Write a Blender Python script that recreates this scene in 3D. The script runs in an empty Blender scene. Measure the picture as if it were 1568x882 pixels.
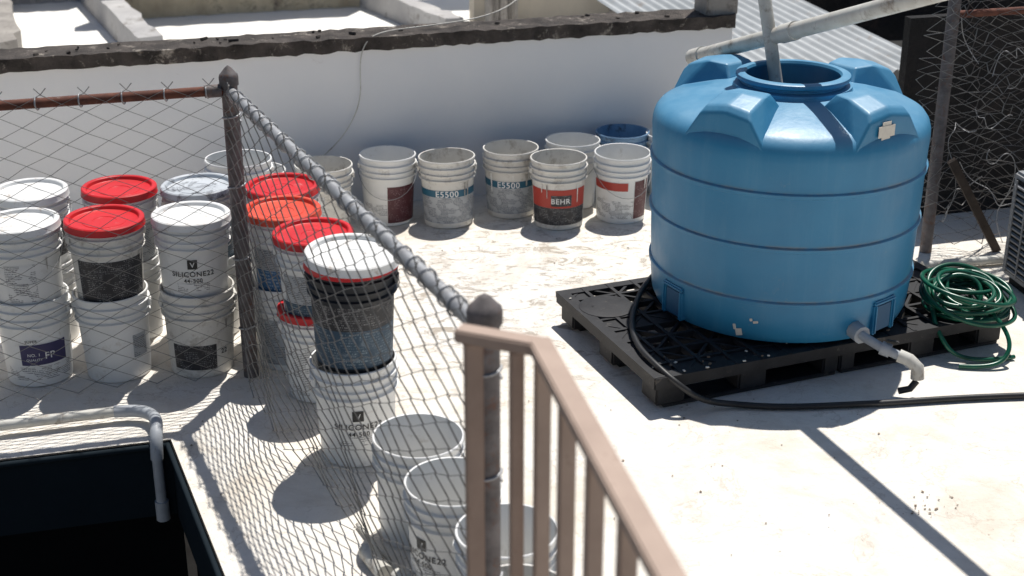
import bpy, bmesh, math, random
from mathutils import Vector, Matrix
random.seed(7)
scene=bpy.context.scene
scene.view_settings.view_transform='Standard'
scene.view_settings.look='None'
scene.view_settings.exposure=0
COL=scene.collection
rad=math.radians

# ---------------------------------------------------------------- materials
def newmat(name):
    m=bpy.data.materials.new(name); m.use_nodes=True
    nt=m.node_tree
    return m,nt,nt.nodes['Principled BSDF']
def N(nt,t,**k):
    n=nt.nodes.new(t)
    for a,b in k.items(): setattr(n,a,b)
    return n
def ramp(nt,fac,stops):
    r=N(nt,'ShaderNodeValToRGB')
    e=r.color_ramp.elements
    while len(e)<len(stops): e.new(0.5)
    for i,(p,c) in enumerate(stops):
        e[i].position=p; e[i].color=(c[0],c[1],c[2],1) if not isinstance(c,(int,float)) else (c,c,c,1)
    nt.links.new(fac,r.inputs[0]); return r.outputs[0]
def noise(nt,scale,detail=4,rough=.6,vec=None,dist=0):
    n=N(nt,'ShaderNodeTexNoise'); n.inputs['Scale'].default_value=scale
    n.inputs['Detail'].default_value=min(detail,7); n.inputs['Roughness'].default_value=rough
    n.inputs['Distortion'].default_value=dist
    if vec is not None: nt.links.new(vec,n.inputs['Vector'])
    return n.outputs['Fac']
def mth(nt,op,a,b=None,c=None):
    n=N(nt,'ShaderNodeMath',operation=op)
    for i,x in enumerate((a,b,c)):
        if x is None: continue
        if isinstance(x,(int,float)): n.inputs[i].default_value=x
        else: nt.links.new(x,n.inputs[i])
    return n.outputs[0]
def mixc(nt,fac,a,b,mode='MIX'):
    m=N(nt,'ShaderNodeMix',data_type='RGBA',blend_type=mode)
    for idx,v in ((0,fac),(6,a),(7,b)):
        if isinstance(v,bpy.types.NodeSocket): nt.links.new(v,m.inputs[idx])
        elif isinstance(v,(int,float)) : m.inputs[idx].default_value=v
        else: m.inputs[idx].default_value=(v[0],v[1],v[2],1)
    return m.outputs[2]
def gencoord(nt,world=False):
    if world:
        g=N(nt,'ShaderNodeNewGeometry'); return g.outputs['Position']
    return N(nt,'ShaderNodeTexCoord').outputs['Object']
def bump(nt,bs,h,strength=.3,dist=.01):
    b=N(nt,'ShaderNodeBump'); b.inputs['Strength'].default_value=strength; b.inputs['Distance'].default_value=dist
    nt.links.new(h,b.inputs['Height']); nt.links.new(b.outputs[0],bs.inputs['Normal'])
def M(name,c1,c2=None,rough=.6,scale=8,dirt=None,dirt_at=(.55,.75),dscale=20,metal=0,bstr=.15,bdist=.004,world=True,spec=.5):
    m,nt,bs=newmat(name)
    c2=c2 or tuple(x*.8 for x in c1)
    v=gencoord(nt,world)
    col=ramp(nt,noise(nt,scale,4,.6,v),[(.3,c2),(.7,c1)])
    if dirt:
        f=ramp(nt,noise(nt,dscale,7,.75,v,.3),[(dirt_at[0],0.0),(dirt_at[1],1.0)])
        col=mixc(nt,f,col,dirt)
    nt.links.new(col,bs.inputs['Base Color'])
    bs.inputs['Roughness'].default_value=rough; bs.inputs['Metallic'].default_value=metal
    bs.inputs['Specular IOR Level'].default_value=spec
    if bstr: bump(nt,bs,noise(nt,scale*8,5,.7,v),bstr,bdist)
    return m

def floor_mat(name,base,warm,grey):
    m,nt,bs=newmat(name); v=gencoord(nt,True)
    big=noise(nt,.9,5,.6,v,.4)
    col=ramp(nt,big,[(.32,grey),(.5,base),(.72,warm)])
    f=ramp(nt,noise(nt,5,7,.75,v,.4),[(.44,0.0),(.72,.30)])
    col=mixc(nt,f,col,(.60,.54,.455))
    f=ramp(nt,noise(nt,1.9,7,.70,v,.7),[(.50,0.0),(.68,.50)])
    col=mixc(nt,f,col,(.55,.46,.35))
    w=noise(nt,3.4,6,.6,v,.5)
    ed=mth(nt,'ABSOLUTE',mth(nt,'SUBTRACT',w,.57))
    f=ramp(nt,ed,[(.0,.34),(.012,0.0)])
    col=mixc(nt,f,col,(.36,.28,.20))
    # peeled / worn coating, strongest in the middle of the roof
    sp=N(nt,'ShaderNodeSeparateXYZ'); nt.links.new(v,sp.inputs[0])
    dx=mth(nt,'MULTIPLY',mth(nt,'SUBTRACT',sp.outputs[0],.10),.75); dy=mth(nt,'SUBTRACT',sp.outputs[1],6.2)
    rr=mth(nt,'SQRT',mth(nt,'ADD',mth(nt,'MULTIPLY',dx,dx),mth(nt,'MULTIPLY',dy,dy)))
    zone=ramp(nt,mth(nt,'MULTIPLY',mth(nt,'ADD',rr,mth(nt,'MULTIPLY',noise(nt,2,4,.6,v),.9)),.5),[(.55,1.0),(.85,.14)])
    mpw=N(nt,'ShaderNodeMapping'); mpw.inputs['Scale'].default_value=(1,1.7,1); nt.links.new(v,mpw.inputs['Vector'])
    worn=noise(nt,8,7,.78,mpw.outputs[0],1.0)
    fw=mth(nt,'MULTIPLY',ramp(nt,worn,[(.53,0.0),(.62,.75)]),zone)
    col=mixc(nt,fw,col,(.33,.27,.205))
    f=ramp(nt,noise(nt,22,7,.8,v,.8),[(.58,0.0),(.72,.42)])
    col=mixc(nt,f,col,(.34,.29,.23))
    vo=N(nt,'ShaderNodeTexVoronoi'); vo.inputs['Scale'].default_value=30; nt.links.new(v,vo.inputs['Vector'])
    sp2=ramp(nt,vo.outputs['Distance'],[(.05,.9),(.11,0.0)])
    msk=ramp(nt,noise(nt,3.1,4,.6,v),[(.55,0.0),(.63,1.0)])
    col=mixc(nt,mth(nt,'MULTIPLY',sp2,msk),col,(.22,.17,.125))
    nt.links.new(col,bs.inputs['Base Color'])
    bs.inputs['Roughness'].default_value=.85; bs.inputs['Specular IOR Level'].default_value=.25
    h=mth(nt,'ADD',mth(nt,'MULTIPLY',noise(nt,9,7,.7,v,.6),1.6),mth(nt,'MULTIPLY',noise(nt,90,4,.65,v),.35))
    h=mth(nt,'SUBTRACT',h,mth(nt,'MULTIPLY',fw,.6))
    bump(nt,bs,h,.5,.015)
    return m
m_floor=floor_mat('white_roof_coating',(.83,.785,.71),(.82,.755,.655),(.79,.76,.715))
m_floor2=M('neighbor_white_roof',(.92,.90,.86),(.86,.84,.78),.8,.7,dirt=(.6,.54,.45),dirt_at=(.6,.85),dscale=2,bstr=.1)

m_wall=M('shaded_white_wall',(.88,.87,.86),(.83,.83,.84),.85,1.5,dirt=(.52,.49,.46),dirt_at=(.67,.86),dscale=4,bstr=.35,bdist=.008)
m_cap=M('weathered_cap',(.12,.10,.088),(.028,.023,.02),.9,9,dirt=(.44,.39,.33),dirt_at=(.57,.68),dscale=11,bstr=.9,bdist=.02)
m_conc=M('stained_concrete',(.42,.39,.35),(.24,.22,.20),.9,4,dirt=(.10,.08,.07),dirt_at=(.55,.72),dscale=8,bstr=.5)
m_beige=M('beige_plaster',(.72,.65,.53),(.58,.52,.43),.9,2,dirt=(.34,.25,.17),dirt_at=(.6,.75),dscale=3,bstr=.4)
m_greyw=M('grey_plaster',(.50,.49,.48),(.34,.33,.33),.9,2,dirt=(.14,.12,.10),dirt_at=(.55,.70),dscale=4,bstr=.4)
m_yell=M('ochre_plaster',(.62,.54,.38),(.40,.33,.23),.9,3,dirt=(.12,.09,.07),dirt_at=(.52,.66),dscale=3,bstr=.4)
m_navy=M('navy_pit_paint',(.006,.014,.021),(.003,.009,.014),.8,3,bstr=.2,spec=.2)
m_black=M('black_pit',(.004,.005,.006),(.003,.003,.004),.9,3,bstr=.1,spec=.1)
m_corr=M('corrugated_metal',(.46,.48,.49),(.33,.35,.36),.6,3,dirt=(.28,.22,.17),dirt_at=(.58,.78),dscale=4,metal=.2,bstr=.1)
m_dark=M('dark_tarp_and_shade',(.022,.018,.018),(.006,.006,.006),.9,5,dirt=(.07,.045,.035),dirt_at=(.57,.72),dscale=4,bstr=.8,bdist=.03)  # tarp colour, also used as painted shade below the far roof
m_rust=M('rusty_pipe',(.17,.058,.034),(.085,.031,.022),.85,25,dirt=(.28,.24,.21),dirt_at=(.62,.72),dscale=30,bstr=.4)
m_galv=M('galvanised_pipe',(.46,.47,.48),(.30,.30,.31),.5,18,dirt=(.13,.095,.075),dirt_at=(.56,.72),dscale=30,metal=.45,bstr=.2)
m_post=M('weathered_post',(.19,.17,.17),(.09,.08,.08),.7,22,dirt=(.15,.07,.045),dirt_at=(.53,.68),dscale=26,metal=.2,bstr=.35)
m_wire=M('galvanised_wire',(.34,.335,.33),(.18,.17,.16),.5,30,metal=.4,bstr=0)
m_wireR=M('old_wire',(.24,.22,.21),(.11,.09,.08),.7,30,metal=.2,bstr=0)
m_pvc=M('dirty_pvc',(.66,.65,.60),(.48,.46,.41),.5,9,dirt=(.20,.145,.10),dirt_at=(.54,.70),dscale=12,bstr=.1)
m_pvcg=M('grey_pvc',(.44,.47,.50),(.33,.35,.38),.5,12,dirt=(.2,.17,.14),dirt_at=(.6,.75),dscale=16,bstr=.1)
m_rail=M('tan_painted_metal',(.45,.335,.268),(.37,.27,.215),.6,10,dirt=(.20,.12,.08),dirt_at=(.60,.70),dscale=20,bstr=.15)
m_pallet=M('black_plastic',(.024,.024,.027),(.011,.011,.013),.6,14,dirt=(.16,.14,.12),dirt_at=(.60,.78),dscale=16,bstr=.3,spec=.35)
m_hose=M('black_rubber',(.020,.020,.021),(.010,.010,.011),.5,20,dirt=(.10,.085,.07),dirt_at=(.62,.76),dscale=30,bstr=.1)
m_ghose=M('green_rubber',(.006,.115,.062),(.003,.055,.032),.3,12,bstr=.05)
m_wood=M('old_plank',(.075,.055,.042),(.035,.025,.02),.9,14,bstr=.4)
m_ac=M('ac_metal',(.26,.27,.28),(.18,.18,.19),.6,8,dirt=(.15,.11,.08),dirt_at=(.6,.7),bstr=.1)
m_dkgap=M('dark_gap',(.01,.01,.01),(.006,.006,.006),.9,4,bstr=0)
m_white=M('white_bucket_plastic',(.82,.82,.81),(.74,.74,.72),.42,5,dirt=(.42,.37,.30),dirt_at=(.58,.82),dscale=12,bstr=.05)
m_white2=M('grimy_bucket_plastic',(.75,.735,.69),(.62,.60,.56),.5,7,dirt=(.27,.23,.185),dirt_at=(.52,.74),dscale=13,bstr=.1)
m_blackp=M('black_bucket_plastic',(.022,.026,.034),(.012,.014,.018),.45,10,dirt=(.22,.19,.17),dirt_at=(.60,.78),dscale=18,bstr=.1)
m_bluep=M('blue_bucket_plastic',(.22,.36,.52),(.14,.26,.42),.45,10,dirt=(.06,.07,.09),dirt_at=(.55,.68),dscale=16,bstr=.1)
m_redp=M('red_lid_plastic',(.70,.020,.024),(.56,.013,.016),.4,7,dirt=(.60,.28,.25),dirt_at=(.60,.78),dscale=11,bstr=.08)
m_orgp=M('orange_lid_plastic',(.78,.09,.04),(.62,.055,.025),.4,7,dirt=(.6,.3,.2),dirt_at=(.58,.76),dscale=11,bstr=.08)
m_greyl=M('grey_lid_plastic',(.60,.63,.66),(.42,.45,.48),.4,7,dirt=(.10,.10,.11),dirt_at=(.54,.66),dscale=10,bstr=.05)
m_wlid=M('white_lid_plastic',(.86,.86,.85),(.76,.76,.74),.4,7,dirt=(.42,.32,.23),dirt_at=(.55,.73),dscale=14,bstr=.1)
m_ink=M('black_ink',(.02,.02,.022),(.02,.02,.02),.5,5,bstr=0)
m_inkw=M('white_ink',(.8,.8,.8),(.75,.75,.75),.5,5,bstr=0)
m_flake=M('debris_flakes',(.30,.21,.14),(.11,.085,.06),.9,30,bstr=0)
m_paper=M('paper_sticker',(.72,.68,.60),(.6,.56,.5),.8,30,bstr=0)
m_resid=M('dried_paint_residue',(.62,.60,.56),(.22,.20,.18),.7,22,bstr=.4,bdist=.01)

def tank_mat():
    m,nt,bs=newmat('blue_polyethylene'); v=gencoord(nt,True)
    col=ramp(nt,noise(nt,2.2,5,.6,v,.3),[(.3,(.018,.180,.350)),(.7,(.030,.225,.415))])
    mp=N(nt,'ShaderNodeMapping'); mp.inputs['Scale'].default_value=(14,14,1.1); nt.links.new(v,mp.inputs['Vector'])
    f=ramp(nt,noise(nt,1.0,7,.7,mp.outputs[0]),[(.5,0.0),(.80,.32)])
    col=mixc(nt,f,col,(.12,.31,.46))
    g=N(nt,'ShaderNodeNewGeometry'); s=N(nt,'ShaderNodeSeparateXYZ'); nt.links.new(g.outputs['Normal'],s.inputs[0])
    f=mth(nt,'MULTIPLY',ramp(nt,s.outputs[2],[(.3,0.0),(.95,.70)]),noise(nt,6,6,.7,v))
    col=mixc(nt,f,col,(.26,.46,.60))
    f=ramp(nt,noise(nt,11,7,.8,v,1.0),[(.62,0.0),(.72,.50)])
    col=mixc(nt,f,col,(.18,.27,.31))
    sp=N(nt,'ShaderNodeSeparateXYZ'); nt.links.new(v,sp.inputs[0])
    for zc in (.337,.572,.797):
        d=mth(nt,'ABSOLUTE',mth(nt,'SUBTRACT',sp.outputs[2],zc+.012))
        f=mth(nt,'MULTIPLY',ramp(nt,d,[(.0,.9),(.010,0.0)]),ramp(nt,noise(nt,7,6,.7,v),[(.42,0.0),(.62,.8)]))
        col=mixc(nt,f,col,(.22,.20,.17))
    nt.links.new(col,bs.inputs['Base Color'])
    r=ramp(nt,noise(nt,6,6,.7,v),[(.3,.34),(.7,.52)])
    nt.links.new(r,bs.inputs['Roughness']); bs.inputs['Specular IOR Level'].default_value=.5
    bump(nt,bs,mth(nt,'ADD',noise(nt,4,4,.5,v),mth(nt,'MULTIPLY',noise(nt,60,3,.5,v),.06)),.4,.014)
    return m
m_tank=tank_mat()
m_tankin=M('tank_interior',(.03,.17,.32),(.02,.12,.24),.4,5,bstr=0)

def label_mat(name,bg,ink,rows=16,dens=.5,wear=.3,wearc=(.7,.7,.68),fx=170):
    m,nt,bs=newmat(name)
    uv=N(nt,'ShaderNodeUVMap').outputs[0]
    sx=N(nt,'ShaderNodeSeparateXYZ'); nt.links.new(uv,sx.inputs[0])
    vr=mth(nt,'MULTIPLY',sx.outputs[1],rows)
    fr=mth(nt,'FRACT',vr); fl=mth(nt,'FLOOR',vr)
    line=mth(nt,'GREATER_THAN',fr,.5)
    cv=N(nt,'ShaderNodeCombineXYZ'); nt.links.new(mth(nt,'MULTIPLY',sx.outputs[0],fx),cv.inputs[0]); nt.links.new(mth(nt,'MULTIPLY',fl,7.3),cv.inputs[1])
    let=mth(nt,'GREATER_THAN',noise(nt,1,2,.5,cv.outputs[0]),dens)
    cv2=N(nt,'ShaderNodeCombineXYZ'); nt.links.new(mth(nt,'MULTIPLY',sx.outputs[0],5),cv2.inputs[0]); nt.links.new(mth(nt,'MULTIPLY',sx.outputs[1],5),cv2.inputs[1])
    blk=mth(nt,'GREATER_THAN',noise(nt,1,1,.5,cv2.outputs[0]),.46)
    f=mth(nt,'MULTIPLY',mth(nt,'MULTIPLY',line,let),mth(nt,'MULTIPLY',blk,.85))
    col=mixc(nt,f,bg,ink)
    v=gencoord(nt,True)
    w=ramp(nt,noise(nt,9,7,.78,v,.8),[(.72-wear*.45,0.0),(.84-wear*.3,.9)])
    col=mixc(nt,w,col,wearc)
    nt.links.new(col,bs.inputs['Base Color']); bs.inputs['Roughness'].default_value=.5
    return m
L_white=label_mat('label_white',(.76,.76,.75),(.06,.06,.07),26,.45,.12,(.55,.52,.47))
L_black=label_mat('label_black',(.022,.022,.027),(.35,.35,.35),24,.55,.36,(.36,.34,.32))
L_maroon=label_mat('label_maroon',(.085,.018,.025),(.4,.3,.3),24,.58,.15,(.4,.35,.32))
L_grey=label_mat('label_grey',(.42,.44,.46),(.06,.07,.09),26,.44,.24,(.62,.60,.57))
L_teal=label_mat('label_teal',(.020,.11,.18),(.6,.7,.7),2,.95,.12,(.5,.5,.48))
L_navy=label_mat('label_navy',(.025,.065,.11),(.30,.38,.42),20,.55,.34,(.34,.39,.42))
L_blue=label_mat('label_blue',(.04,.14,.30),(.6,.7,.75),14,.55,.25,(.55,.57,.57))
L_red=label_mat('label_red',(.42,.04,.025),(.6,.5,.45),3,.9,.2,(.4,.3,.27))
L_purple=label_mat('label_indigo',(.04,.035,.11),(.5,.5,.6),3,.8,.1,(.6,.6,.6))

# ---------------------------------------------------------------- helpers
def link(o,parent=None):
    COL.objects.link(o)
    if parent is not None: o.parent=parent
    return o
def empty(name,loc=(0,0,0),rz=0,rot=None):
    e=bpy.data.objects.new(name,None); e.empty_display_size=.1; e.location=loc
    e.rotation_euler=rot if rot else (0,0,rz); COL.objects.link(e); return e
def meshobj(name,bm,mat,parent=None,smooth=False,ang=40):
    me=bpy.data.meshes.new(name); bm.to_mesh(me); bm.free()
    me.materials.append(mat)
    if smooth:
        for p in me.polygons: p.use_smooth=True
        me.set_sharp_from_angle(angle=rad(ang))
    return link(bpy.data.objects.new(name,me),parent)
def lathe_mesh(name,prof,seg,mat,ang=35):
    bm=bmesh.new(); rings=[]
    for r,z in prof:
        if r<1e-6: rings.append([bm.verts.new((0,0,z))])
        else: rings.append([bm.verts.new((r*math.cos(2*math.pi*i/seg),r*math.sin(2*math.pi*i/seg),z)) for i in range(seg)])
    for a,b in zip(rings,rings[1:]):
        for i in range(seg):
            j=(i+1)%seg
            if len(a)==1 and len(b)==1: continue
            if len(a)==1: bm.faces.new((a[0],b[j],b[i]))
            elif len(b)==1: bm.faces.new((a[i],a[j],b[0]))
            else: bm.faces.new((a[i],a[j],b[j],b[i]))
    bmesh.ops.recalc_face_normals(bm,faces=bm.faces)
    me=bpy.data.meshes.new(name); bm.to_mesh(me); bm.free()
    for p in me.polygons: p.use_smooth=True
    me.set_sharp_from_angle(angle=rad(ang))
    if mat: me.materials.append(mat)
    return me
def box(name,c,s,mat,rz=0,parent=None,bevel=0,rot=None):
    bm=bmesh.new(); bmesh.ops.create_cube(bm,size=1)
    bmesh.ops.scale(bm,vec=s,verts=bm.verts)
    if bevel: bmesh.ops.bevel(bm,geom=list(bm.edges),offset=bevel,segments=2,affect='EDGES')
    o=meshobj(name,bm,mat,parent); o.location=c; o.rotation_euler=rot if rot else (0,0,rz); return o
def curve(name,splines,r,mat,parent=None,smooth=False,res=3,cyclic=False):
    cu=bpy.data.curves.new(name,'CURVE'); cu.dimensions='3D'; cu.bevel_depth=r; cu.bevel_resolution=res; cu.use_fill_caps=True
    for pts in splines:
        if smooth:
            s=cu.splines.new('NURBS'); s.points.add(len(pts)-1); s.order_u=4; s.use_endpoint_u=not cyclic; s.use_cyclic_u=cyclic
            s.resolution_u=6
        else:
            s=cu.splines.new('POLY'); s.points.add(len(pts)-1); s.use_cyclic_u=cyclic
        for p,q in zip(s.points,pts): p.co=(q[0],q[1],q[2],1)
        if res>=2: s.use_smooth=True
    cu.materials.append(mat)
    return link(bpy.data.objects.new(name,cu),parent)
def pipe(name,p,q,r,mat,parent=None,res=5): return curve(name,[[p,q]],r,mat,parent,res=res)

# ---------------------------------------------------------------- ground & floor
box('ground',(0,10,-4.2),(240,240,.2),m_conc)
A16=rad(15.9)
def sheet(name,pts,z,mat):
    bm=bmesh.new(); vs=[bm.verts.new((x,y,z)) for x,y in pts]; f=bm.faces.new(vs)
    f.normal_update()
    if f.normal.z<0: bmesh.ops.reverse_faces(bm,faces=[f])
    return meshobj(name,bm,mat)
pc=Vector((-1.286,4.74)); e1=Vector((-.94,-.245)).normalized(); e2=Vector((.375,-.91)).normalized()
pl=pc+e1*5; pf=pc+e2*8
sheet('roof_floor',[(-6.1,6.05),(7,9.75),(8,-4),(pf.x,pf.y),(pc.x,pc.y),(pl.x,pl.y)],0,m_floor)
pit=empty('stairwell_pit')
def wallstrip(name,a,b,z0,z1,mat,parent):
    bm=bmesh.new(); v=[bm.verts.new((a[0],a[1],z0)),bm.verts.new((b[0],b[1],z0)),bm.verts.new((b[0],b[1],z1)),bm.verts.new((a[0],a[1],z1))]
    bm.faces.new(v); return meshobj(name,bm,mat,parent)
def off(p,d): return (p.x+d[0],p.y+d[1])
pw=(-.003,-.006)
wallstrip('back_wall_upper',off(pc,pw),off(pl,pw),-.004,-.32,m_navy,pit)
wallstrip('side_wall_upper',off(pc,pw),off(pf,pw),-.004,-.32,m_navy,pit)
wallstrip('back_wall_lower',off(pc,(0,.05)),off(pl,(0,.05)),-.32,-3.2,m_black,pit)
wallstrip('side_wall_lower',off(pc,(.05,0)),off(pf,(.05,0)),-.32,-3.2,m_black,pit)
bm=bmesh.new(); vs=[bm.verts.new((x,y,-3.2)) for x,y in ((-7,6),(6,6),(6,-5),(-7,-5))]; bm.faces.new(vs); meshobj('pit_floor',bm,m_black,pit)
curve('rim_edging',[[(pl.x,pl.y-.01,-.02),(pc.x-.01,pc.y-.014,-.02),(pf.x-.012,pf.y,-.02)]],.014,m_navy,pit,res=2)

# ---------------------------------------------------------------- parapet wall
def wl(x): return 6.95+.285*(x+2.5)
wx0,wx1=-6.0,1.25
def roughbox(name,p0,p1,z0,z1,th,mat,parent,n=60,amp=.0,seed=0,front=0):
    rnd=random.Random(seed)
    d=(Vector(p1)-Vector(p0)); L=d.length; d.normalize(); nn=Vector((-d.y,d.x))
    bm=bmesh.new(); prev=None
    for i in range(n+1):
        c=Vector(p0)+d*(L*i/n)
        j=lambda a=amp: rnd.uniform(-a,a)
        f=c-nn*(front+j()) ; b=c+nn*th
        ring=[bm.verts.new((f.x,f.y,z0+j(amp*.7))),bm.verts.new((f.x-nn.x*j(),f.y-nn.y*abs(j()),z1+j(amp*.5))),bm.verts.new((b.x,b.y,z1+j(amp*.5))),bm.verts.new((b.x,b.y,z0))]
        if prev:
            for k in range(4):
                bm.faces.new((prev[k],prev[(k+1)%4],ring[(k+1)%4],ring[k]))
        else: bm.faces.new(ring)
        prev=ring
    bm.faces.new(list(reversed(prev)))
    bmesh.ops.recalc_face_normals(bm,faces=bm.faces)
    return meshobj(name,bm,mat,parent)
pw_=empty('parapet_wall')
roughbox('wall_body',(wx0,wl(wx0)),(wx1,wl(wx1)),-.3,.868,.2,m_wall,pw_,2)
roughbox('wall_cap',(wx0,wl(wx0)),(wx1+.01,wl(wx1)),.866,.938,.22,m_cap,pw_,170,.009,3,.018)
p=Vector((1.16,wl(1.16)+.1,0))
box('corner_pillar',(p.x,p.y,1.25),(.19,.19,.64),m_conc,A16,pw_,.008)
rnd=random.Random(8); bm=bmesh.new()
for i in range(34):
    x=rnd.uniform(-3.2,1.1); s=rnd.uniform(.004,.016)
    mt=Matrix.Translation((x,wl(x)+rnd.uniform(-.005,.19),.94+s*.3))@Matrix.Rotation(rnd.uniform(0,3),4,'Z')@Matrix.Rotation(rnd.uniform(-.5,.5),4,'X')@Matrix.Diagonal((s*rnd.uniform(1,3.5),s,s*.8,1))
    bmesh.ops.create_cube(bm,size=1,matrix=mt)
meshobj('loose_cap_chips',bm,m_cap,pw_)
curve('loose_cable',[[(-1.03,wl(-1.03)-.03,.30),(-.93,wl(-.93)-.05,.38),(-.83,wl(-.83)-.05,.52),(-.80,wl(-.8)-.03,.66),(-.81,wl(-.8)-.03,.80),(-.77,wl(-.77)-.03,.95),(-.62,wl(-.62)+.06,.955),(-.3,wl(-.3)+.08,.965),(0,wl(0)+.25,.98),(.12,wl(.1)+.5,1.08),(.3,wl(.2)+1.0,1.2)]],.0034,m_pvc,smooth=True)

# ---------------------------------------------------------------- neighbour roofs
sheet('neighbor_rooftop',[(-14,7.0),(-14,30),(8,30),(8,11),(1.3,8.5),(-6,6.3)],-.3,m_floor2)
def wallseg(name,p,q,z0,z1,th,mat,seed=1,amp=.01):
    return roughbox(name,p,q,z0,z1,th,mat,None,24,amp,seed)
wallseg('low_roof_curb',(-2.95,11.9),(-4.65,15.6),-.32,-.04,.20,m_greyw,2,.02)
wallseg('low_roof_curb',(-4.05,11.6),(-5.6,15.6),-.32,.0,.16,m_conc,3,.03)
wallseg('stained_wall',(-3.95,13.8),(-1.45,14.5),-.32,.9,.2,m_yell,4,.02)
wallseg('stained_wall',(-5.4,14.5),(-4.3,14.8),-.32,.9,.2,m_greyw,5,.02)
wallseg('low_roof_curb',(-.45,12.9),(-1.65,15.0),-.32,-.08,.18,m_greyw,6,.02)
wallseg('plaster_wall',(-.35,13.1),(2.8,13.9),-.32,.62,.2,m_beige,7,.01)
wallseg('plaster_wall',(-.9,14.9),(2.6,15.6),.3,1.5,.2,m_wall,8,.01)
wallseg('plaster_pier',(-.20,12.7),(.05,12.76),-.32,.9,.2,m_conc,9,.02)
wallseg('plaster_pier',(.95,13.1),(1.12,13.14),-.32,.9,.2,m_conc,9,.02)
def corrugated(name,o,u,v,Lu,Lv,zs,pitch,amp,mat):
    bm=bmesh.new(); u=Vector(u).normalized(); v=Vector(v).normalized(); n=int(Lu/pitch*8); rows=[]
    for k in range(2):
        rows.append([bm.verts.new((o[0]+u.x*Lu*i/n+v.x*Lv*k, o[1]+u.y*Lu*i/n+v.y*Lv*k, o[2]+amp*math.sin(2*math.pi*i/8)+zs*k)) for i in range(n+1)])
    for i in range(n): bm.faces.new((rows[0][i],rows[0][i+1],rows[1][i+1],rows[1][i]))
    return meshobj(name,bm,mat,None,True,80)
corrugated('corrugated_roof',(1.25,8.15,.50),(.96,.28,0),(-.30,.95,0),1.45,2.6,.12,.085,.014,m_corr)
corrugated('corrugated_roof',(1.9,11.0,.85),(.96,.1,0),(-.3,.95,0),5,3.5,.25,.10,.016,m_corr)
box('roof_gap_shade_sheet',(3.4,10.9,0),(3.6,.1,1.6),m_dark,rad(8))  # dark sheet, shade of the gap beneath the far roof put into its colour
box('roof_gap_shade_slab',(3.5,9.2,.2),(1.7,3.0,.05),m_dkgap,A16)  # near-black slab added as painted shade inside the same roof gap

# ---------------------------------------------------------------- chain-link fences
def chain(name,p0,p1,z0,z1,p,r,mat,parent,bulge=None,jit=.003,seed=0,barbs=True):
    rnd=random.Random(seed)
    a=Vector(p0); b=Vector(p1); d=b-a; L=d.length; d.normalize(); nn=Vector((-d.y,d.x))
    n=int(L/p); m=int((z1-z0)/(p/2)); spl=[]
    cache={}
    def J(s,j):
        k=(round(s/(p/2)),j)
        if k not in cache: cache[k]=(rnd.uniform(-jit,jit),rnd.uniform(-jit,jit))
        return cache[k]
    for k in range(n+1):
        pts=[]
        for j in range(m+1):
            sg=1 if (j+k)%2==0 else -1
            s=k*p+sg*p/2; js,jz=J(s,j)
            z=z0+j*p/2
            o=sg*r*.9
            if bulge: o+=bulge(s/L,(z-z0)/(z1-z0))
            q=a+d*(s+js)+nn*o
            pts.append((q.x,q.y,z+jz))
        if barbs:
            q=pts[-1]; sx=-1 if (m+k)%2==0 else 1
            pts.append((q[0]+d.x*p*.28*sx,q[1]+d.y*p*.28*sx,q[2]+p*.32))
        spl.append(pts)
    return curve(name,spl,r,mat,parent,res=1)
f1=Vector((-1.075,5.29)); f0=Vector((-3.2,4.70)); f2=Vector((-.064,3.05))
def post(name,x,y,h,r,mat,parent,cap=True,z0=0):
    prof=[(0,z0),(r,z0),(r,h-.075)]
    if cap: prof+=[(r*1.18,h-.075),(r*1.2,h-.045),(r*1.12,h-.035),(r*.9,h-.028),(r*.45,h-.010),(0.001,h)]
    prof+=[(0,h)]
    o=link(bpy.data.objects.new(name,lathe_mesh(name,prof,28,mat)),parent); o.location=(x,y,0); return o
fn=empty('chain_link_fence')
post('end_post',f1.x,f1.y,1.30,.031,m_post,fn)
pipe('top_rail',(f1.x,f1.y,1.205),(f0.x,f0.y,1.20),.019,m_rust,fn)
curve('rail_collar',[[(f1.x-.03,f1.y-.008,1.205),(f1.x-.09,f1.y-.025,1.205)]],.025,m_post,fn)
d01=(f0-f1).normalized()
s0=f1+d01*.04-Vector((-d01.y,d01.x))*-.022
chain('mesh',s0,(f0.x,f0.y-.02),.02,1.255,.076,.0021,m_wire,fn,lambda u,v:.012*math.sin(u*22)*(1-v),.004,1)
fb=empty('chain_link_fence')
post('end_post',f2.x,f2.y,1.30,.036,m_post,fb)
pipe('top_rail',(f1.x,f1.y,1.20),(f2.x,f2.y,1.20),.021,m_galv,fb)
d12=(f2-f1).normalized(); n12=Vector((-d12.y,d12.x))
a0=f1+d12*.05-n12*.024; a1=f2-n12*.024
chain('mesh',a0,a1,.015,1.25,.076,.0023,m_wire,fb,lambda u,v:-(.050*math.sin(math.pi*min(1,max(0,u)))*math.sin(math.pi*v)+.01*math.sin(u*30+v*4)*(1-v)+.035*(1-v)**3*math.sin(u*9)),.005,2)
ties=[]
for i in range(24):
    t=.05+i*.040+random.uniform(-.01,.01); c=f1.lerp(f2,t)
    ring=[]; tw=random.uniform(-.004,.006)
    for k in range(14):
        an=2*math.pi*k/11
        ring.append((c.x+n12.x*.026*math.cos(an)+d12.x*k*tw,c.y+n12.y*.026*math.cos(an)+d12.y*k*tw,1.20+.026*math.sin(an)))
    ties.append(ring)
for i in range(9):
    c=f1.lerp(f0,.04+i*.07); ties.append([(c.x+.001*k,c.y+.024*math.cos(.628*k),1.203+.024*math.sin(.628*k)) for k in range(11)])
curve('tie_wires',ties,.003,m_galv,fb,res=1)
tb=[]
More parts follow.
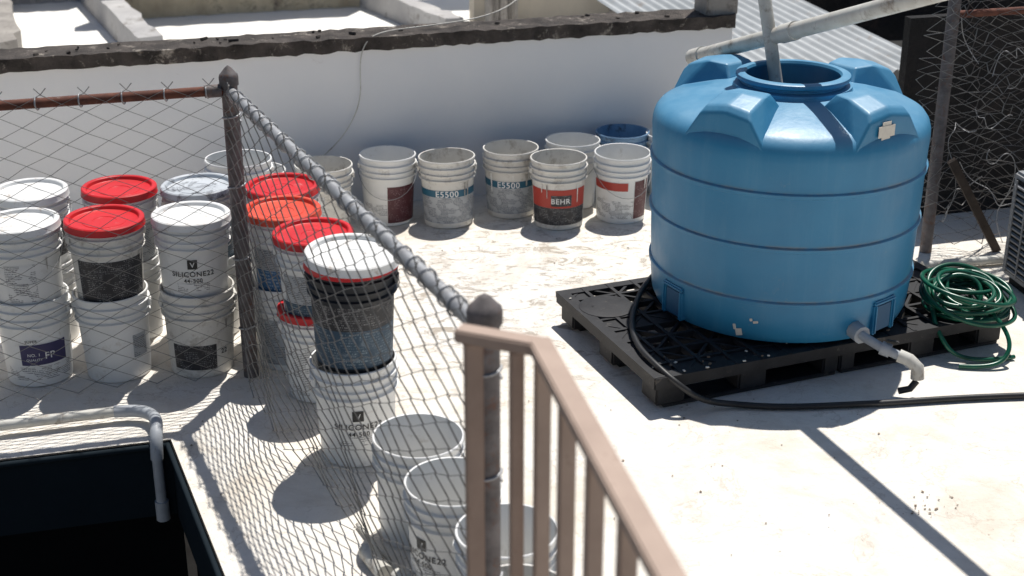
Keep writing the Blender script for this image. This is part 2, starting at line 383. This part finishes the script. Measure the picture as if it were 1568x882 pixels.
for h in (.2,.5,.8,1.08):
    for c,r in ((f1,.034),(f2,.039)):
        tb.append([(c.x+r*math.cos(.4*k),c.y+r*math.sin(.4*k),h+.002*k) for k in range(17)])
curve('post_bands',tb,.004,m_galv,fb,res=1)

g0=Vector((2.09,6.72)); g1=Vector((4.2,7.33))
fr=empty('chain_link_fence')
post('end_post',g0.x,g0.y,1.9,.030,m_post,fr,False)
pipe('top_rail',(g0.x,g0.y,1.2),(g1.x,g1.y,1.2),.018,m_rust,fr)
chain('mesh',g0,g1,.03,1.8,.065,.0023,m_wireR,fr,lambda u,v:.05*math.sin(u*40+v*7),.012,4,barbs=False)
chain('slack_mesh',g0+Vector((-.10,-.05)),g0+Vector((.95,.12)),.25,1.42,.055,.0023,m_wire,fr,lambda u,v:-.06*math.sin(u*13+v*9),.018,5,barbs=False)
wl_=[]
for i in range(18):
    x=random.uniform(2.15,2.9); z=random.uniform(.3,1.2); pts=[(x,6.75+random.uniform(-.05,.1),z)]
    for k in range(6):
        x+=random.uniform(-.09,.10); z+=random.uniform(-.16,.12); pts.append((x,6.78+random.uniform(-.06,.1),max(.02,z)))
    wl_.append(pts)
curve('tangled_wire',wl_,.0019,m_galv,fr,smooth=True,res=1)
box('dark_tarp_wall',(3.70,7.70,.52),(3.5,.06,1.13),m_dark,A16)
box('leaning_plank',(2.29,6.66,.26),(.04,.025,.62),m_wood,0,rot=(rad(8),rad(-33),rad(6)))
pipe('floor_pipe',(2.0,6.45,.03),(2.8,6.62,.03),.022,m_pvc)

# ac unit
ac=empty('air_conditioner_unit',(2.66,6.12,0),rad(10))
box('casing',(0,0,.30),(.56,.52,.51),m_ac,0,ac,.012)
box('feet',(0,0,.02),(.5,.45,.035),m_dkgap,0,ac)
for i in range(15):
    box('louver',(-.02,-.266,.09+i*.029),(.48,.012,.012),m_ac,0,ac,rot=(rad(25),0,0))
    box('louver',(-.286,0,.09+i*.029),(.012,.44,.012),m_ac,0,ac,rot=(0,rad(-25),0))
box('grille_back',(-.2815,0,.30),(.004,.45,.45),m_dkgap,0,ac)
box('grille_back',(-.02,-.2615,.30),(.49,.004,.45),m_dkgap,0,ac)
for i in range(5): box('grille_bar',(-.294,-.2+i*.1,.30),(.006,.008,.45),m_ac,0,ac)

# ---------------------------------------------------------------- buckets
BP=[(0,0),(.120,0),(.128,.004),(.129,.012),(.1395,.250),(.1395,.258),(.1515,.261),(.1515,.265),(.1412,.269),(.1412,.286),(.151,.289),(.151,.293),(.1425,.297),(.1425,.320),(.1535,.323),(.1535,.328),(.144,.332),(.1455,.354),(.1505,.357),(.1505,.364),(.1485,.367),(.1430,.366),(.139,.250),(.125,.014),(0,.010)]
LP=[(0,.360),(.045,.360),(.047,.362),(.085,.362),(.087,.360),(.125,.360),(.131,.362),(.135,.374),(.139,.377),(.151,.377),(.156,.373),(.1575,.350),(.1590,.347),(.1565,.345),(.152,.347)]
meshes={}
def bmesh_of(kind,mat):
    k=(kind,mat.name)
    if k not in meshes: meshes[k]=lathe_mesh('bucket_'+kind,BP if kind=='body' else LP,56,mat,30)
    return meshes[k]
def rz_of(z): return .129+(.1395-.129)*max(0,(z-.012))/.238
def label(parent,mat,z0,z1,a0,a1,dr=.0012,name='label'):
    bm=bmesh.new(); uvl=bm.loops.layers.uv.new('UVMap'); n=max(4,int((a1-a0)/4)); prev=None
    for i in range(n+1):
        t=i/n; a=rad(a0+(a1-a0)*t)
        c=[bm.verts.new(((rz_of(z)+dr)*math.cos(a),(rz_of(z)+dr)*math.sin(a),z)) for z in (z0,z1)]
        if prev:
            f=bm.faces.new((prev[1][0],c[0],c[1],prev[1][1]))
            vv=(z1-z0)/.2
            for lp,uv in zip(f.loops,((prev[0],0),(t,0),(t,vv),(prev[0],vv))): lp[uvl].uv=(uv[0]*(a1-a0)/120+z0*3,uv[1])
        prev=(t,c)
    meshobj(name,bm,mat,parent,True,60)
tcache={}
def text(parent,s,size,z,a,mat,dr=.0026):
    if s not in tcache:
        cu=bpy.data.curves.new('t','FONT'); cu.body=s; cu.align_x='CENTER'; cu.size=1; cu.offset=.012; cu.space_character=1.12
        ob=bpy.data.objects.new('t',cu); COL.objects.link(ob)
        dg=bpy.context.evaluated_depsgraph_get(); dg.update()
        me=bpy.data.meshes.new_from_object(ob.evaluated_get(dg)); bpy.data.objects.remove(ob)
        tcache[s]=me
    me=tcache[s].copy(); me.materials.clear(); me.materials.append(mat)
    for v in me.vertices:
        x,y=v.co.x*size,v.co.y*size; r=rz_of(z+y)+dr; an=rad(a)+x/r
        v.co=(r*math.cos(an),r*math.sin(an),z+y)
    o=bpy.data.objects.new('printed_text',me); link(o,parent)
resid=lathe_mesh('residue',[(0,.028),(.05,.031),(.09,.026),(.126,.030)],24,m_resid)
def bucket(x,y,z=0,mat=None,lid=None,labels=(),texts=(),yaw=0,sc=1,tilt=(0,0),bail=None,drip=0):
    mat=mat or m_white
    base=math.atan2(0-y,0-x)+math.pi/2
    if tilt==(0,0): tilt=(random.uniform(-1.1,1.1),random.uniform(-1.1,1.1))
    e=empty('paint_bucket',(x,y,z),rot=(rad(tilt[0]),rad(tilt[1]),base+rad(yaw))); e.scale=(sc,sc,sc)
    link(bpy.data.objects.new('body',bmesh_of('body',mat)),e)
    if lid: link(bpy.data.objects.new('lid',bmesh_of('lid',lid)),e)
    else: link(bpy.data.objects.new('dried_residue',resid),e)
    for l in labels: label(e,*l)
    for t in texts: text(e,*t)
    if bail is None: bail=0 if texts else random.choice((0,1))
    ba=rad(random.uniform(-20,20))
    pts=[]
    for k in range(15):
        t=math.pi*k/14; X=.158*math.cos(t); Y=-(.156 if bail else -.156)*math.sin(t); Z=.305-.15*math.sin(t)
        pts.append((X*math.cos(ba)-Y*math.sin(ba),X*math.sin(ba)+Y*math.cos(ba),Z))
    curve('bail_handle',[pts],.0018,m_galv,e,res=1)
    for sgn in (1,-1):
        a=ba if sgn>0 else ba+math.pi
        box('ear',(.150*math.cos(a),.150*math.sin(a),.305),(.014,.04,.03),mat,a,e,.003)
    rd=random.Random(int(abs(x*1000)+abs(y*100)+drip))
    for _ in range(drip):
        a=rd.uniform(-160,-20); w=rd.uniform(1.2,4); zb=rd.uniform(.13,.24)
        bm=bmesh.new(); L=[];R=[]
        zs=[.25-(.25-zb)*k/6 for k in range(7)]
        for k,zz in enumerate(zs):
            ww=w*(1-.10*k)*rd.uniform(.7,1.1); r=rz_of(zz)+.0048
            L.append(bm.verts.new((r*math.cos(rad(a-ww)),r*math.sin(rad(a-ww)),zz))); R.append(bm.verts.new((r*math.cos(rad(a+ww)),r*math.sin(rad(a+ww)),zz)))
        for k in range(6): bm.faces.new((L[k],R[k],R[k+1],L[k+1]))
        meshobj('paint_drip',bm,m_wlid if rd.random()<.6 else m_resid,e)
    return e
SIL=[(L_white,.085,.122,-118,-62)]
SILT=[("SILICONE22",.030,.152,-90,m_ink),("44-500",.024,.126,-90,m_ink)]
def badge(e):
    label(e,m_ink,.184,.224,-98,-82,.002,'badge')
    text(e,"V",.03,.193,-90,m_inkw,.0032)
U=.30
bucket(-1.945,5.30,0,labels=[(L_white,.03,.09,-150,-30),(L_purple,.10,.19,-120,-40,.002)],texts=[("SUPER",.016,.20,-100,m_ink),("FP",.04,.125,-72,m_inkw,.0035),("NO. 1",.018,.14,-98,m_inkw,.0035),("QUALITY",.014,.12,-98,m_inkw,.0035)])
bucket(-1.945,5.30,U,lid=m_wlid,labels=[(L_white,.07,.23,-120,-70)],yaw=-6,drip=1)
bucket(-1.63,5.34,0,labels=[(L_grey,.10,.2,-70,-40)],yaw=8)
bucket(-1.63,5.34,U,lid=m_redp,labels=[(L_black,.015,.235,-150,-25)],yaw=4,mat=m_white2,drip=1)
bucket(-1.295,5.385,0,mat=m_white2,labels=[(L_black,.04,.15,-150,-70)],texts=[("22",.03,.1,-55,m_ink)],yaw=6,drip=2)
e=bucket(-1.295,5.385,U,lid=m_wlid,labels=SIL,texts=SILT,yaw=-4); badge(e)
bucket(-2.03,5.69,0); bucket(-2.03,5.69,U,lid=m_wlid,labels=[(L_black,.1,.25,-150,-20)])
bucket(-1.67,5.73,0); bucket(-1.67,5.73,U,lid=m_redp,labels=[(L_grey,.03,.235,-150,-20)])
bucket(-1.33,5.76,0); bucket(-1.33,5.76,U,lid=m_greyl,mat=m_white2,labels=[(L_navy,.03,.235,-150,-20)])
bucket(-1.24,6.15,0); bucket(-1.24,6.15,U,lid=None)
bucket(-2.38,5.25,0); bucket(-2.38,5.25,U,lid=m_wlid)
bucket(-.975,5.76,0); bucket(-.975,5.76,U,lid=m_redp,labels=[(L_blue,.03,.235,-150,-20)])
bucket(-.935,5.455,0,labels=[(L_grey,.03,.235,-150,-20)]); bucket(-.935,5.455,U,lid=m_orgp,labels=[(L_grey,.15,.24,-150,-20),(L_blue,.03,.149,-150,-20)])
bucket(-.765,5.155,0,lid=m_redp,labels=[(L_white,.03,.235,-150,-20)]); bucket(-.765,5.155,U+.01,lid=m_redp,labels=[(L_grey,.12,.235,-150,-20),(L_navy,.015,.119,-160,-20)])
e=bucket(-.568,4.655,0,lid=None,labels=SIL,texts=SILT,yaw=2,sc=1.05); badge(e)
bucket(-.568,4.66,.375,mat=m_blackp,lid=m_redp,labels=[(L_black,.16,.246,-170,-10),(L_navy,.02,.159,-170,-10)],sc=1.06,bail=0,drip=0,tilt=(.5,.4))
wl2=link(bpy.data.objects.new('paint_bucket_lid',bmesh_of('lid',m_wlid))); wl2.location=(-.575,4.655,.400); wl2.scale=(1.07,1.07,1.06); wl2.rotation_euler=(rad(2),rad(2.5),0)
bucket(-.31,4.10,0,labels=[(L_white,.05,.20,-60,-10)],yaw=-10,texts=[("22",.03,.1,-55,m_ink)])
e=bucket(-.185,3.80,0,labels=SIL,texts=SILT,yaw=-45); badge(e)
bucket(-.012,3.52,0,labels=[],yaw=-20)
bucket(.02,3.20,0,mat=m_white2)
bucket(-.98,7.03,0,labels=[(L_white,.04,.23,-150,-90)],mat=m_white2)
bucket(-1.30,6.92,0)
bucket(-.663,7.21,0,labels=[(L_maroon,.02,.22,-92,-8),(L_white,.06,.12,-170,-93)],bail=1,yaw=0,drip=1)
e=bucket(-.337,7.17,0,mat=m_white2,labels=[(L_teal,.175,.212,-170,-10,.002),(L_grey,.03,.174,-170,-10)],drip=3,bail=0); text(e,"E5500",.046,.178,-92,m_inkw,.0034)
e=bucket(-.004,7.33,0,mat=m_white2,labels=[(L_teal,.175,.212,-170,-10,.002),(L_grey,.03,.174,-170,-10)],yaw=-6,drip=3,bail=0); text(e,"E5500",.046,.178,-90,m_inkw,.0034)
e=bucket(.247,7.15,0,mat=m_white2,labels=[(L_red,.125,.225,-165,-15),(L_black,.03,.124,-165,-15)],bail=0,drip=3)
label(e,L_black,.135,.195,-106,-60,.002,'badge'); text(e,"BEHR",.040,.150,-85,m_inkw,.0044)
bucket(.328,7.47,0)
bucket(.584,7.25,0,labels=[(L_white,.03,.13,-165,-60),(L_red,.19,.235,-165,-75,.002),(L_maroon,.03,.24,-59,-15)],bail=1,drip=1)
bucket(.615,7.635,0,mat=m_bluep)
bucket(.90,7.62,0)

# ---------------------------------------------------------------- tank
TZ=.152
tk=empty('water_storage_tank',(1.165,5.785,TZ)); tk.scale=(.945,.945,1.0)
def rib(r,z): return [(r,z-.012),(r+.009,z-.008),(r+.010,z+.006),(r+.004,z+.011),(r,z+.012)]
prof=[(0,0),(.535,0),(.565,.012),(.580,.045),(.588,.12)]+rib(.590,.185)+[(.594,.30)]+rib(.597,.42)+[(.600,.53)]+rib(.602,.645)+[(.604,.72),(.607,.775),(.605,.805),(.596,.832),(.578,.855),(.54,.874),(.46,.896),(.37,.920),(.30,.934),(.262,.940),(.258,.945),(.258,.957),(.226,.960),(.225,.975),(.246,.980),(.250,.987),(.248,.998),(.235,1.003),(.212,1.002),(.205,.992),(.205,.90)]
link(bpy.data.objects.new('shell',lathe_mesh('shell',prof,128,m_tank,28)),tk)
link(bpy.data.objects.new('interior',lathe_mesh('interior',[(.2045,.985),(.2045,.88),(.40,.84),(.56,.7),(.56,.55),(0,.55)],64,m_tankin,60)),tk)
for zz in (.966,.972):
    ring=[(.229*math.cos(2*math.pi*k/64),.229*math.sin(2*math.pi*k/64),zz) for k in range(64)]
    curve('thread',[ring],.003,m_tank,tk,res=2,cyclic=True)
def lug(ang):
    pts=[]
    for s in (1,-1):
        pts+=[(.30,s*.17,.74),(.560,s*.225,.76),(.572,s*.205,.805),(.570,s*.12,.925),(.545,s*.105,.955),(.43,s*.10,.988),(.33,s*.075,.985),(.285,s*.10,.93)]
    pts+=[(.575,0,.945),(.548,0,.972),(.44,0,.998)]
    bm=bmesh.new(); vs=[bm.verts.new(p) for p in pts]
    bmesh.ops.convex_hull(bm,input=vs)
    for v in list(bm.verts):
        if not v.link_faces: bm.verts.remove(v)
    bmesh.ops.dissolve_limit(bm,angle_limit=rad(5),verts=bm.verts,edges=bm.edges)
    o=meshobj('lifting_lug',bm,m_tank,tk); o.rotation_euler=(0,0,rad(ang))
    md=o.modifiers.new('b','BEVEL'); md.width=.012; md.segments=4; md.limit_method='ANGLE'; md.angle_limit=rad(14)
    for p_ in o.data.polygons: p_.use_smooth=True
    o.modifiers.new('w','WEIGHTED_NORMAL')
    return o
for a in (-129,-56,38,127): lug(a)
st=empty('sticker_pivot',(0,0,0),rad(-56)); st.parent=tk
box('paper_sticker',(.5795,-.03,.878),(.002,.050,.085),m_paper,0,st,rot=(0,0,0))
box('paper_sticker',(.5820,-.03,.883),(.002,.095,.045),m_paper,0,st,rot=(0,0,0))
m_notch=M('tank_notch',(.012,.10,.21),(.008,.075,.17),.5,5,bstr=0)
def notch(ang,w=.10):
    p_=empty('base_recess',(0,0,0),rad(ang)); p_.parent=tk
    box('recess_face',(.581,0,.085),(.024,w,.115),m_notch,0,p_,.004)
    for s in (1,-1): box('recess_side',(.580,s*(w/2+.012),.085),(.044,.022,.135),m_tank,0,p_,.008)
    box('recess_top',(.582,0,.155),(.040,w+.046,.018),m_tank,0,p_,.007)
for a in (-151,-50,40,130): notch(a)
for a,z,w,h in ((-116,.045,.028,.03),(-118,.065,.012,.024),(-109,.10,.022,.010),(-111,.108,.012,.012)):
    p_=empty('scuff_pivot',(0,0,0),rad(a)); p_.parent=tk
    box('scuff_mark',(.583 if z<.07 else .5885,0,z),(.004,w,h),m_paper,0,p_,.0012,rot=(rad(12),rad(4),0))
of=empty('outlet_valve'); of.location=(-.015,-.085,-.02)
curve('stub',[[(1.37,5.46,.235),(1.41,5.36,.235),(1.435,5.30,.225),(1.50,5.245,.20),(1.575,5.215,.175),(1.60,5.20,.15)]],.020,m_pvcg,of)
curve('collar',[[(1.405,5.375,.231),(1.428,5.318,.226)]],.038,m_pvcg,of)
curve('collar',[[(1.49,5.252,.203),(1.525,5.236,.194)]],.028,m_pvcg,of)
curve('elbow',[[(1.555,5.222,.182),(1.595,5.205,.170),(1.625,5.185,.145),(1.628,5.18,.10)]],.027,m_pvc,of)
curve('tail',[[(1.626,5.18,.09),(1.60,5.17,.06),(1.555,5.17,.05)]],.014,m_hose,of)
box('valve_lever',(1.53,5.235,.235),(.05,.016,.012),m_hose,rad(-25),of,.003)
fp=empty('feed_pipe')
E=Vector((.84,6.50,1.046)); D=Vector((.62,-1.32,.524))
def tube(name,a,b,r,ri,mat,parent,seg=32):
    d=(b-a); L=d.length; me=lathe_mesh(name,[(ri,.12),(ri,0),(r,0),(r,L),(0,L)],seg,mat,40)
    o=link(bpy.data.objects.new(name,me),parent); o.location=a; o.rotation_euler=d.to_track_quat('Z','Y').to_euler(); return o
tube('pipe',E,E+D*2.1,.034,.029,m_pvc,fp)
for t in (0.0,.47):
    tube('coupling',E+D*t-D.normalized()*.004,E+D*(t+.055),.040,.0342,m_pvc,fp)
box('pipe_clamp',tuple(E+D*.50),(.05,.02,.05),m_rust,0,fp)
fp2=empty('inlet_pipe')
tube('pipe',Vector((1.15,5.86,.90)),Vector((1.00,6.04,1.75)),.028,.024,m_pvc,fp2)

# ---------------------------------------------------------------- pallet
pa=rad(22)
pal=empty('plastic_pallet',(.555,4.955,0),pa)
PL,PW,PH=1.70,.95,.15
nx=14; ny=8
for i in range(nx+1):
    x=PL*i/nx
    box('deck_rib',(min(max(x,.02),PL-.02),PW/2,PH-.013),(.016 if 0<i<nx else .05,PW,.026),m_pallet,0,pal)
for j in range(ny+1):
    y=PW*j/ny
    box('deck_rib',(PL/2,min(max(y,.02),PW-.02),PH-.0155),(PL,.016 if 0<j<ny else .05,.026),m_pallet,0,pal)
bm=bmesh.new()
for i in range(nx):
    for j in range(ny):
        cx=PL*(i+.5)/nx; cy=PW*(j+.5)/ny; w=PL/nx; h=PW/ny
        s=1 if (i+j)%2 else -1
        a=math.atan2(s*h,w)
        mt=Matrix.Translation((cx,cy,PH-.018))@Matrix.Rotation(a,4,'Z')@Matrix.Diagonal((math.hypot(w,h),.012,.022,1))
        bmesh.ops.create_cube(bm,size=1,matrix=mt)
        if (i%4 in (0,) or j%4==0):
            mt=Matrix.Translation((cx,cy,PH-.019))@Matrix.Diagonal((w,h,.018,1)); bmesh.ops.create_cube(bm,size=1,matrix=mt)
meshobj('deck_lattice',bm,m_pallet,pal)
for i,x in enumerate((.08,.45,.82,.90,1.27,PL-.08)):
    for y in (.08,PW/2,PW-.08):
        box('foot',(x,y,.068),(.13 if i not in (2,3) else .075,.13,.105),m_pallet,0,pal,.008)
for y in (.08,PW/2,PW-.08):
    box('skid',(.45,y,.011),(.80,.12,.018),m_pallet,0,pal,.004); box('skid',(1.275,y,.011),(.80,.12,.018),m_pallet,0,pal,.004)
box('deck_side',(PL/2,.003,PH-.03),(PL,.012,.045),m_pallet,0,pal,.003)
box('deck_side',(.003,PW/2,PH-.032),(.012,PW,.045),m_pallet,0,pal,.003)
link(bpy.data.objects.new('deck_disc',lathe_mesh('deck_disc',[(0,PH+.006),(.10,PH+.006),(.12,PH+.002),(.125,PH-.01)],32,m_pallet)),pal).location=(.13,PW-.24,0)
for _ in range(22):
    s=random.uniform(.006,.016)
    box('debris',(random.uniform(.02,PL) if random.random()<.5 else random.uniform(.0,.3),random.uniform(.0,PW if random.random()<.3 else .12),PH+.004),(s,s*.6,.004),random.choice((m_flake,m_paper)),random.uniform(0,3),pal)

# ---------------------------------------------------------------- hoses
curve('black_hose',[[(.66,6.02,.168),(.585,5.86,.172),(.535,5.66,.170),(.495,5.45,.168),(.50,5.22,.168),(.555,5.05,.172),(.63,4.94,.14),(.74,4.95,.05),(.85,5.0,.018),(.98,4.975,.016),(1.15,4.975,.016),(1.33,4.995,.016),(1.5,5.01,.016),(1.67,5.04,.016),(2.04,5.08,.016),(2.8,5.12,.016)]],.0125,m_hose,smooth=True,res=4)
rnd=random.Random(11)
pts=[]
turns=17
for k in range(turns*12):
    a=2*math.pi*k/12; tno=k/12
    R=.125+.055*math.sin(tno*2.3)*math.sin(tno*.7)+.02*math.sin(tno*5)+rnd.uniform(-.005,.005)
    cx=1.94+.035*math.sin(tno*1.7); cy=5.62+.035*math.cos(tno*2.1)
    z=.160+.0065*tno+.045*math.sin(a+tno*.65)*(.5+.5*math.sin(tno*.9))
    pts.append((cx+R*1.15*math.cos(a+.1*math.sin(tno)),cy+R*1.0*math.sin(a),max(.162,z+.04*math.sin(a))))
gh=[pts, [(2.02,5.52,.19),(2.09,5.42,.13),(2.08,5.36,.03),(1.98,5.33,.014),(1.86,5.35,.014)],
 [(1.80,5.60,.2),(1.77,5.50,.17),(1.80,5.42,.10),(1.86,5.40,.02),(2.00,5.40,.014),(2.12,5.44,.014)]]
curve('green_garden_hose',gh,.0095,m_ghose,smooth=True,res=4)

# ---------------------------------------------------------------- drain pipe by the pit
dp=empty('drain_pipe')
curve('pipe_run',[[(-3.2,4.41,.045),(-1.935,4.765,.045),(-1.50,4.885,.045)]],.021,m_pvc,dp,res=5)
curve('elbow',[[(-1.53,4.877,.045),(-1.44,4.895,.045),(-1.375,4.86,.045),(-1.345,4.79,.043),(-1.335,4.72,.03),(-1.333,4.70,-.02),(-1.333,4.695,-.06)]],.024,m_pvcg,dp,smooth=True,res=5)
curve('pipe_drop',[[(-1.333,4.695,-.04),(-1.333,4.695,-.27)]],.020,m_pvcg,dp,res=5)
curve('pipe_end',[[(-1.333,4.695,-.24),(-1.333,4.695,-.32)]],.026,m_pvcg,dp,res=5)
sf=empty('pipe_fittings')
curve('fitting',[[(-.47,3.93,.03),(-.40,3.80,.03)],[(-.36,3.78,.03),(-.30,3.72,.05)]],.03,m_pvc,sf)
curve('cord',[[(-.52,4.12,.012),(-.45,3.98,.02),(-.38,3.9,.012),(-.33,3.74,.012),(-.25,3.6,.012)]],.007,m_pvc,sf,smooth=True)

# ---------------------------------------------------------------- railing
rl=empty('metal_stair_railing')
RZ=1.40
q0=Vector((-.100,2.60,RZ)); q1=Vector((.056,2.535,RZ)); q2=Vector((.392,.96,RZ))
def bar3(name,a,b,w,h,ext=.0):
    d=(b-a); L=d.length; c=(a+b)/2
    return box(name,tuple(c),(L+ext,w,h),m_rail,math.atan2(d.y,d.x),rl,.004)
bar3('top_rail',q0,q1,.044,.028,.02); bar3('top_rail',q1+Vector((0,0,.0015)),q2,.046,.028,.03)
bar3('bottom_rail',q0-Vector((0,0,1.3)),q1-Vector((0,0,1.3)),.03,.03); bar3('bottom_rail',q1-Vector((0,0,1.298)),q2-Vector((0,0,1.3)),.03,.03)
db=(q2-q1).normalized()
def bal(p,w=.032,rz=None):
    box('baluster',(p.x,p.y,(RZ-.016)/2),(w,.024,RZ-.016),m_rail,math.atan2(db.y,db.x)+math.pi/2 if rz is None else rz,rl,.003)
bal(q0+Vector((.022,-.006,0)),.038); bal(q0.lerp(q1,.70),.028); bal(q1+db*.02)
for k in range(1,8): bal(q1+db*(.02+.197*k))
# ---------------------------------------------------------------- floor debris
bm=bmesh.new(); rnd=random.Random(5)
cl=[(1.45,4.25,.07,34),(.35,6.6,.5,22),(.9,4.7,.6,12),(1.2,4.3,.8,16),(.5,5.0,.35,16),(-.1,6.9,.5,22),(-.9,4.6,.5,20),(.3,4.6,.5,8)]
for cx,cy,s,n in cl:
    for _ in range(n):
        x=rnd.gauss(cx,s); y=rnd.gauss(cy,s*.6); r=rnd.uniform(.002,.007)
        k=rnd.randint(4,6); a0_=rnd.uniform(0,6)
        if x<-.6 and y<4.9:
            if (x+1.286)*.91+(y-4.74)*.375<.03: continue
        vs=[bm.verts.new((x+r*rnd.uniform(.5,1.2)*math.cos(a0_+2*math.pi*i/k),y+r*rnd.uniform(.5,1.2)*math.sin(a0_+2*math.pi*i/k),.003+rnd.uniform(0,.002))) for i in range(k)]
        bm.faces.new(vs)
meshobj('floor_debris',bm,m_flake)

# ---------------------------------------------------------------- light
w=bpy.data.worlds.new('World'); scene.world=w; w.use_nodes=True
nt=w.node_tree; bg=nt.nodes['Background']; sky=nt.nodes.new('ShaderNodeTexSky'); sky.sky_type='NISHITA'; sky.sun_disc=False
sd=Vector((.14,.42,1)).normalized()
sky.sun_elevation=math.asin(sd.z); sky.sun_rotation=math.atan2(sd.x,sd.y)
sky.altitude=50
nt.links.new(sky.outputs[0],bg.inputs[0]); bg.inputs[1].default_value=.065
su=bpy.data.lights.new('sun','SUN'); su.energy=4.95; su.angle=rad(.5); su.color=(1,.965,.91)
so=bpy.data.objects.new('sun',su); COL.objects.link(so); so.rotation_euler=sd.to_track_quat('Z','Y').to_euler()

cam=bpy.data.cameras.new('camera'); cam.lens=50; cam.sensor_width=36; cam.clip_end=500; cam.clip_start=.05
cam.dof.use_dof=True; cam.dof.focus_distance=5.9; cam.dof.aperture_fstop=3.0
co=bpy.data.objects.new('camera',cam); COL.objects.link(co); co.location=(0,0,2.57); co.rotation_euler=(rad(90-22.4),0,0)
scene.camera=co
